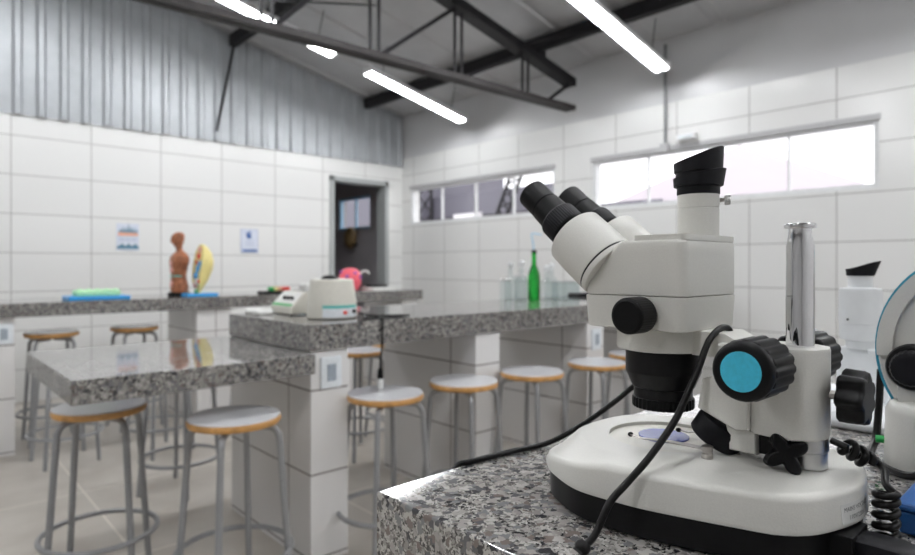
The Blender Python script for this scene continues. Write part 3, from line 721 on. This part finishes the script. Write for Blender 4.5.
# tension knob at the back
kn = MB().knob((.55,.1500,1.0172),(.55,.131,1.0172),lambda t: .0200+.0022*math.cos(7*t),112,.002,.97).build('clamp_knob','black',ms,ang=50)
MB().cyl((.55,.160,1.0172),(.55,.149,1.0172),.0036,n=12).build('threaded_rod','clip',kn)
# four-lobed star knob
sk = Vector((.527,.1835,.9690)); sd = Vector((-.90,-.38,.18)).normalized()
kn = MB().knob(sk, sk+sd*.011, lambda t: .0085+.0095*abs(math.cos(2*(t+1.05)))**1.7, 96, .002, .97).build('star_knob','black',ms,ang=60)
MB().cyl(sk-sd*.006, sk+sd*.001, .0045, n=14).build('screw','alu',kn)
# head: ring, lens, body
MB().lathe((OX,OY,1.0405),(0,0,1),[(.0395,0),(.0428,.0008),(.0433,.003),(.0433,.0215),(.041,.0222)],64).build('head_ring','cream',ms)
L_ = MB().lathe((OX,OY,1.0412),(0,0,-1),[(.0345,0),(.0350,.001),(.0350,.0215),(.0345,.0230),(.0290,.036),(.0285,.0365),(.0280,.037),(.0272,.0375),(.0272,.0465),(.026,.047)],64).build('objective_lens','black_gloss',ms)
MB().knob((OX,OY,.9945),(OX,OY,.9845),lambda t: .0288-.0010*(.5-.5*math.cos(36*t)),216,.0008).build('lens_ring','black',L_,ang=50)
MB().lathe((OX,OY,.9846),(0,0,-1),[(.024,-.001),(.024,.0004)],40).build('front_glass','black_gloss',L_)
XA, XB = .493, .600; YB, YF = .2515, .3565
def rr_rect(x0,x1,y0,y1,r,z,n=8):
    out = []
    for cx, cy, a in ((x1-r,y1-r,0),(x0+r,y1-r,PI/2),(x0+r,y0+r,PI),(x1-r,y0+r,1.5*PI)):
        for k in range(n+1):
            t_ = a+PI/2*k/n; out.append((cx+r*math.cos(t_),cy+r*math.sin(t_),z))
    return out
rb = .0095
def head_ring(ins, z, yf): return rr_rect(XA+ins,XB-ins,YB+ins,yf-ins,rb-ins*.5,z)
MB().loft([head_ring(.0032,1.0622,YF),head_ring(.0018,1.0630,YF),head_ring(0,1.0918,YF),head_ring(.0008,1.0926,YF)]).build('head_lower','cream',ms,ang=50)
# upper body: rounded block whose front top slants back under the eyepiece tubes
def slant(z): return YF-.0005 if z < 1.1035 else YF-.0005-(z-1.1035)*.88
zs = [1.0932,1.0940,1.1035,1.112,1.122,1.132,1.1405,1.1430]
MB().loft([head_ring(.0012 if k == 0 else (.0022 if k == len(zs)-1 else .0004), z, slant(z)) for k, z in enumerate(zs)]).build('head_upper','cream',ms,ang=50)
MB().loft([rr_rect(XA+.004,XB-.003,YB+.001,YF-.052,.006,z) for z in (1.1428,1.1475,1.1480)]).build('top_plate','cream',ms,ang=50)
# eyepiece tubes
te = math.radians(40); ta = Vector((0,math.cos(te),math.sin(te)))
for sx, nm in ((-.031,0),(.033,1)):
    o = Vector((OX+sx,.3425,1.1190))
    MB().lathe(o-ta*.005, ta, [(.0310,0),(.0316,.001),(.0316,.005),(.0312,.0052)],56).build('tube_seat','cream',ms)
    MB().lathe(o+ta*.0005, ta, [(.0312,0),(.0312,.0022)],56).build('tube_gap','rubber',ms)
    MB().lathe(o, ta, [(.0312,.002),(.0318,.0028),(.0318,.030),(.0312,.0485),(.0298,.0502),(.019,.0504)],56).build('eyepiece_tube','cream',ms)
    ep = MB().lathe(o, ta, [(.0190,.049),(.0190,.0555),(.0178,.056),(.0178,.058),(.0200,.0585),(.0205,.0600)],48).build('eyepiece','black',ms)
    MB().knob(o+ta*.0595, o+ta*.0805, lambda t: .0208-.0004*(.5-.5*math.cos(48*t)),192,.0012).build('diopter_ring','rubber',ep,ang=50)
    MB().lathe(o, ta, [(.0180,.080),(.0176,.082),(.0168,.100),(.0152,.1005),(.0152,.1015),(.0162,.102),(.0163,.122),(.0160,.1262),(.0150,.1272),(.0128,.1268),(.0120,.1235),(.001,.1225)],48).build('eyecup','black',ep)
    MB().ball(o+ta*.058+Vector((-.0175 if sx < 0 else .0175,0,-.006)),.0012,(1,1,1),8,6).build('set_screw','clip',ep)
# photo tube at the back with two winged cups
PX, PY = .567, .2755
MB().lathe((PX,PY,1.147),(0,0,1),[(.0188,0),(.0188,.0275),(.0184,.0279),(.0184,.0287),(.0188,.0290),(.0188,.0410),(.0180,.0420)],48).build('photo_tube','cream',ms)
pc = MB().lathe((PX,PY,1.188),(0,0,1),[(.0190,0),(.0195,.001),(.0195,.010)],48).build('photo_cup','rubber',ms)
wd = Vector((.45,-.90))  # the wings rise towards the back
def winged(z0, r, h0, h1, rt, name, lip):
    n = 56; rings = []
    for f, rad in ((0,r*.96),(.03,r),(.5,r*1.01),(.97,rt),(1.0,rt-.0015)):
        ring = []
        for i in range(n):
            a = 2*PI*i/n; w = max(0,(math.cos(a)*wd.x+math.sin(a)*wd.y+1)/2)
            rad2 = rad+lip*(w**6)*f
            ring.append((PX+rad2*math.cos(a),PY+rad2*math.sin(a),z0+f*(h0+(h1-h0)*w**1.25)))
        rings.append(ring)
    ring = rings[-1]; inner = [(PX+(x-PX)*.8,PY+(y-PY)*.8,z-.004) for x, y, z in ring]; rings.append(inner)
    MB().loft(rings).build(name,'rubber',pc)
winged(1.196,.0224,.0085,.0165,.0230,'lower_wing',.002)
MB().lathe((PX,PY,1.203),(0,0,1),[(.0205,0),(.0205,.009)],40).build('cup_neck','rubber',pc)
winged(1.2095,.0220,.009,.0240,.0226,'upper_wing',.0005)
sc_ = Vector((.40,-.92,0)).normalized(); q = Vector((PX,PY,1.1825))
ts = MB().cyl(q+sc_*.019,q+sc_*.0235,.0020,n=10).build('thumb_screw','clip',ms)
MB().knob(q+sc_*.0230,q+sc_*.0285,lambda t: .0045-.0003*math.cos(16*t),64,.0005).build('thumb_knob','alu',ts)
# zoom knobs
for sgn, xk in ((-1,XA),(1,XB)):
    kn = MB().knob((xk+sgn*.0005,.2925,1.0762),(xk+sgn*.0245,.2925,1.0762),lambda t: .0165-.0002*(.5-.5*math.cos(40*t)),240,.0012,.985).build('zoom_knob','black',ms,ang=50)
    MB().lathe((xk+sgn*.0242,.2925,1.0762),(sgn,0,0),[(.0140,0),(.0135,.0006),(.0128,.0009)],40).build('knob_face','black',kn)
# lamp lead sweeping down in front
pc_ = [(.546,.2355,1.056),(.545,.236,1.0625),(.539,.2370,1.0658),(.529,.2390,1.0640),(.514,.241,1.054),(.498,.242,1.033),(.481,.244,1.012),(.464,.246,.993),(.441,.2535,.969),(.421,.2615,.951),(.404,.2665,.938),(.391,.271,.916),(.381,.275,.9075)]
cb = MB().tube(smooth_path(pc_,7), .0029, 12).build('lamp_lead','cord',ms)
MB().lathe((.3835,.274,.9115),(-.6,.25,-.75),[(.004,0),(.0062,.003),(.0062,.006),(.005,.008),(.006,.010)],18).build('strain_relief','cord',cb)
# coiled cord at the back
def coil(path, r, turns, n=14):
    P = smooth_path(path, 20); m = int(turns*n); out = []
    for i in range(m+1):
        f = i/m*(len(P)-1); j = min(int(f),len(P)-2); p = P[j].lerp(P[j+1],f-j); d = (P[j+1]-P[j]).normalized(); u, v, _ = frame_of(d); a = 2*PI*i/n
        out.append(p+(u*math.cos(a)+v*math.sin(a))*r)
    return out
c1 = coil([(.556,.150,.977),(.562,.143,.971),(.568,.1365,.965)],.0056,3.0)
c2 = coil([(.553,.1212,.948),(.553,.1212,.930),(.553,.1212,.911)],.0070,5)
mid = smooth_path([c1[-1],(.580,.135,.963),(.582,.129,.957),(.566,.124,.950),c2[0]],5)
MB().tube([(.553,.158,.980)]+c1+mid[1:-1]+c2+[(.556,.127,.910),(.556,.136,.909)], .0028, 10).build('coiled_cord','cord',ms)
# mains inlet and plug
MB().box((.503,.1300,.9035),(.541,.147,.9250),.001).build('mains_inlet','black',ms)
pl = MB().loft([[(.522+w*sx,y,.9145+h*sz) for sx, sz in ((-1,-.7),(-.7,-1),(.7,-1),(1,-.7),(1,.7),(.7,1),(-.7,1),(-1,.7))] for y, w, h in ((.131,.0115,.0085),(.125,.0125,.0095),(.104,.0125,.0095),(.100,.0115,.0085),(.090,.0085,.007),(.084,.006,.006))]).build('mains_plug','rubber',ms)
for k in range(4): MB().lathe((.522,.0835-k*.007,.9145),(0,-1,0),[(.0062-k*.0004,0),(.0062-k*.0004,.0045),(.0042,.0048),(.0042,.0068)],16).build('relief_ring','rubber',pl)
MB().tube(smooth_path([(.522,.060,.9145),(.535,.03,.910),(.54,-.05,.9045),(.56,-.2,.9045),(.55,-.4,.9045)],6),.0036,8).build('mains_lead','cord',pl)
# rating label with writing, curved round the back corner
lab_pts = []
def back_outline(f):  # walk along the near back corner of the base
    th0, th1 = math.radians(257.5), math.radians(273.5); th = th0+(th1-th0)*f
    i = th/(2*PI)*NA; j = int(i) % NA; r = RR[j]*(1-(i-int(i)))+RR[(j+1)%NA]*(i-int(i)); return Vector((OX+r*math.cos(th),C0.y+r*math.sin(th),0))
def lab_at(u, z, off):
    p = back_outline(u); q_ = (back_outline(min(u+.01,1.2))-back_outline(u-.01)).normalized(); nrm = Vector((q_.y,-q_.x,0)); inz = .0020*(z-.930)/.017
    p = p+nrm*(off-inz); return Vector((p.x,p.y,z))
Z0, Z1 = .9300, .9440
lbp = MB().loft([[lab_at(i/12,Z0,.0002),lab_at(i/12,Z1,.0002),lab_at(i/12,Z1,.0006),lab_at(i/12,Z0,.0006)] for i in range(13)]).build('rating_label','label',ms)
Lw = (back_outline(1)-back_outline(0)).length
def writing(txt, size, u0, z, parent, w):
    cu = bpy.data.curves.new('lettering','FONT'); cu.body = txt; cu.size = size; cu.resolution_u = 2
    o = bpy.data.objects.new('lettering',cu); col.objects.link(o); bpy.context.view_layer.update()
    me = bpy.data.meshes.new_from_object(o.evaluated_get(bpy.context.evaluated_depsgraph_get())); bpy.data.objects.remove(o)
    xs = [v.co.x for v in me.vertices]; x0, x1 = min(xs), max(xs)
    W = Vector(parent.parent.location)
    for v in me.vertices:
        u = u0+(v.co.x-x0)/(x1-x0)*w; v.co = lab_at(u, z+v.co.y, .0008)-W
    me.materials.append(M['ink']); ob = bpy.data.objects.new('lettering',me); col.objects.link(ob); ob.parent = parent
writing('MAINS VOLTAGE',.0046,.08,.9382,lbp,.84); writing('110V/220V',.0046,.22,.9322,lbp,.50)

# second lead of the microscope, over the counter edge behind its base
MB().tube(smooth_path([(.430,.4975,.86),(.447,.4965,.889),(.456,.4955,.9005),(.470,.487,.9036),(.525,.482,.9036),(.583,.470,.906),(.622,.448,.926),(.655,.425,.952),(.680,.395,.985),(.675,.350,1.01),(.645,.300,1.035),(.61,.260,1.045),(.575,.240,1.045)],7), .0033, 10).build('rear_lead','cord',ms)

# ------------------------------------------------------------------ round-armed instrument at the right
t = thing('round_arm_instrument','cream instrument with a round teal-edged arm and black knob, cut by the frame','instrument',(.86,.09,B))
def arc(r, a0, a1, n=40, cy=.086, cz=1.031): return [(cy+r*math.cos(a0+(a1-a0)*i/n), cz+r*1.08*math.sin(a0+(a1-a0)*i/n)) for i in range(n+1)]
A0_, A1_ = math.radians(-32), math.radians(212)
MB().prism(arc(.098,A0_,A1_),'x',.803,.88,.002).build('round_arm','cream',t)
mb = MB(); oa, ia = arc(.1010,A0_,A1_), arc(.0975,A0_,A1_)
mb.loft([[(.806,*o_),(.8115,*o_),(.8115,*i_),(.806,*i_)] for o_, i_ in zip(oa,ia)]); mb.build('teal_trim','teal',t)
oa, ia = arc(.0975,math.radians(-5),math.radians(185)), arc(.083,math.radians(-5),math.radians(185))
mb = MB(); mb.loft([[(.796,*o_),(.804,*o_),(.804,*i_),(.797,*i_)] for o_, i_ in zip(oa,ia)]); mb.build('rim_band','cream',t)
MB().box((.796,.01,.972),(.804,.165,1.012),.003).build('lower_panel','cream',t)
kn = MB().knob((.803,.150,1.012),(.789,.150,1.012),lambda t_: .0250,64,.003).build('coarse_knob','black',t)
MB().knob((.790,.150,1.012),(.776,.150,1.012),lambda t_: .0195-.0006*(.5-.5*math.cos(24*t_)),144,.004).build('fine_knob','rubber',kn)
MB().loft([rr_rect(.775+i_,.93-i_,-.03+i_,.181-i_,.045,z,10) for i_, z in ((.003,.9003),(0,.904),(.001,.962),(.006,.973),(.012,.975))]).build('foot','cream',t,ang=50)
MB().cyl((.812,.1795,.926),(.810,.1875,.926),.004,n=14).build('pilot_switch','green',t)
tag(MB().tube(smooth_path([(.875,.197,.995),(.874,.199,.95),(.867,.200,.915),(.845,.199,.9048),(.805,.190,.9048),(.772,.166,.9048),(.757,.142,.9075),(.750,.115,.927),(.752,.08,.9308),(.755,0,.9308)],8), .0042, 8).build('power_cord','cord'),'black cord looped on the counter round the cream instrument foot','cord')

# ------------------------------------------------------------------ white microscope behind
t = thing('white_microscope','white out-of-focus microscope with a slanted black eyecup near the tiled wall','microscope',(1.043,.265,B))
wx, wy = 1.05, .262
MB().box((wx-.12,wy-.12,.9003),(wx+.12,wy+.10,.922),.012,3).build('base','white_scope',t)
MB().box((wx-.012,wy-.036,.921),(wx+.06,wy+.030,.999),.008,3).build('column','white_scope',t)
MB().lathe((wx,wy,.998),(0,0,1),[(.018,0),(.019,.012),(.0262,.014),(.0268,.018),(.0268,.0365)],40).build('lower_tube','white_scope',t)
hd = MB().lathe((wx,wy,1.0345),(0,0,1),[(.0265,0),(.0278,.002),(.0278,.048),(.0262,.0525),(.0165,.0540)],48).build('head','white_scope',t)
MB().cyl((wx-.0262,wy+.009,1.042),(wx-.0282,wy+.009,1.042),.0015,n=10).build('set_screw','black',hd)
MB().lathe((wx,wy,1.086),(0,0,1),[(.0158,0),(.0158,.0200),(.0150,.021)],40).build('photo_tube','white_scope',t)
MB().prism([(wy-.010,1.000),(wy-.035,1.000),(wy-.050,.970),(wy-.030,.965)],'x',wx-.016,wx+.016,.003).build('nosepiece','white_scope',t)
n = 48; rings = []
wd2 = Vector((.35,-.94))
for f, rad in ((0,.0170),(.05,.0178),(.55,.0182),(1.0,.0188)):
    rg = []
    for i in range(n):
        a = 2*PI*i/n; w = max(0,(math.cos(a)*wd2.x+math.sin(a)*wd2.y+1)/2)
        r2 = rad+.007*w**8*f; rg.append((wx+r2*math.cos(a),wy+r2*math.sin(a),1.1055+f*(.010+.012*w**1.5)))
    rings.append(rg)
rings.append([(wx+(x-wx)*.8,wy+(y-wy)*.8,z-.004) for x, y, z in rings[-1]])
MB().loft(rings).build('eyecup','rubber',t)

# blue box at the lower right
t = thing('blue_case','blue plastic case lying on the granite behind the mains plug','case',(.70,.05,B))
MB().box((.607,-.20,B+.0003),(.764,.125,B+.019),.003).build('case_body','blue_plastic',t)
MB().box((.605,-.202,B+.0195),(.766,.127,B+.026),.003).build('case_lid','blue_plastic',t)

# ------------------------------------------------------------------ light, camera
w = bpy.data.worlds.new('overcast_sky'); scn.world = w; w.use_nodes = True
bg = w.node_tree.nodes['Background']; bg.inputs['Color'].default_value = (.97,.97,1.0,1); bg.inputs['Strength'].default_value = 2.2

cam = bpy.data.cameras.new('camera'); co = bpy.data.objects.new('camera',cam); col.objects.link(co)
co.location = (0,0,1.12); co.rotation_euler = (PI/2,0,-math.radians(42.55))
cam.lens = 24; cam.sensor_width = 36; cam.clip_start = .01; cam.clip_end = 200
cam.shift_y = -11.5/915
cam.dof.use_dof = True; cam.dof.focus_distance = .53; cam.dof.aperture_fstop = 6.3
scn.camera = co
vs = scn.view_settings; vs.view_transform = 'Standard'; vs.look = 'None'; vs.gamma = 1; vs.use_curve_mapping = False
vs.exposure = 0.0
cy = scn.cycles
cy.max_bounces = 8; cy.diffuse_bounces = 4; cy.glossy_bounces = 4; cy.transmission_bounces = 8; cy.transparent_max_bounces = 12
cy.use_denoising = True; cy.sample_clamp_indirect = 6; cy.caustics_reflective = False; cy.caustics_refractive = False
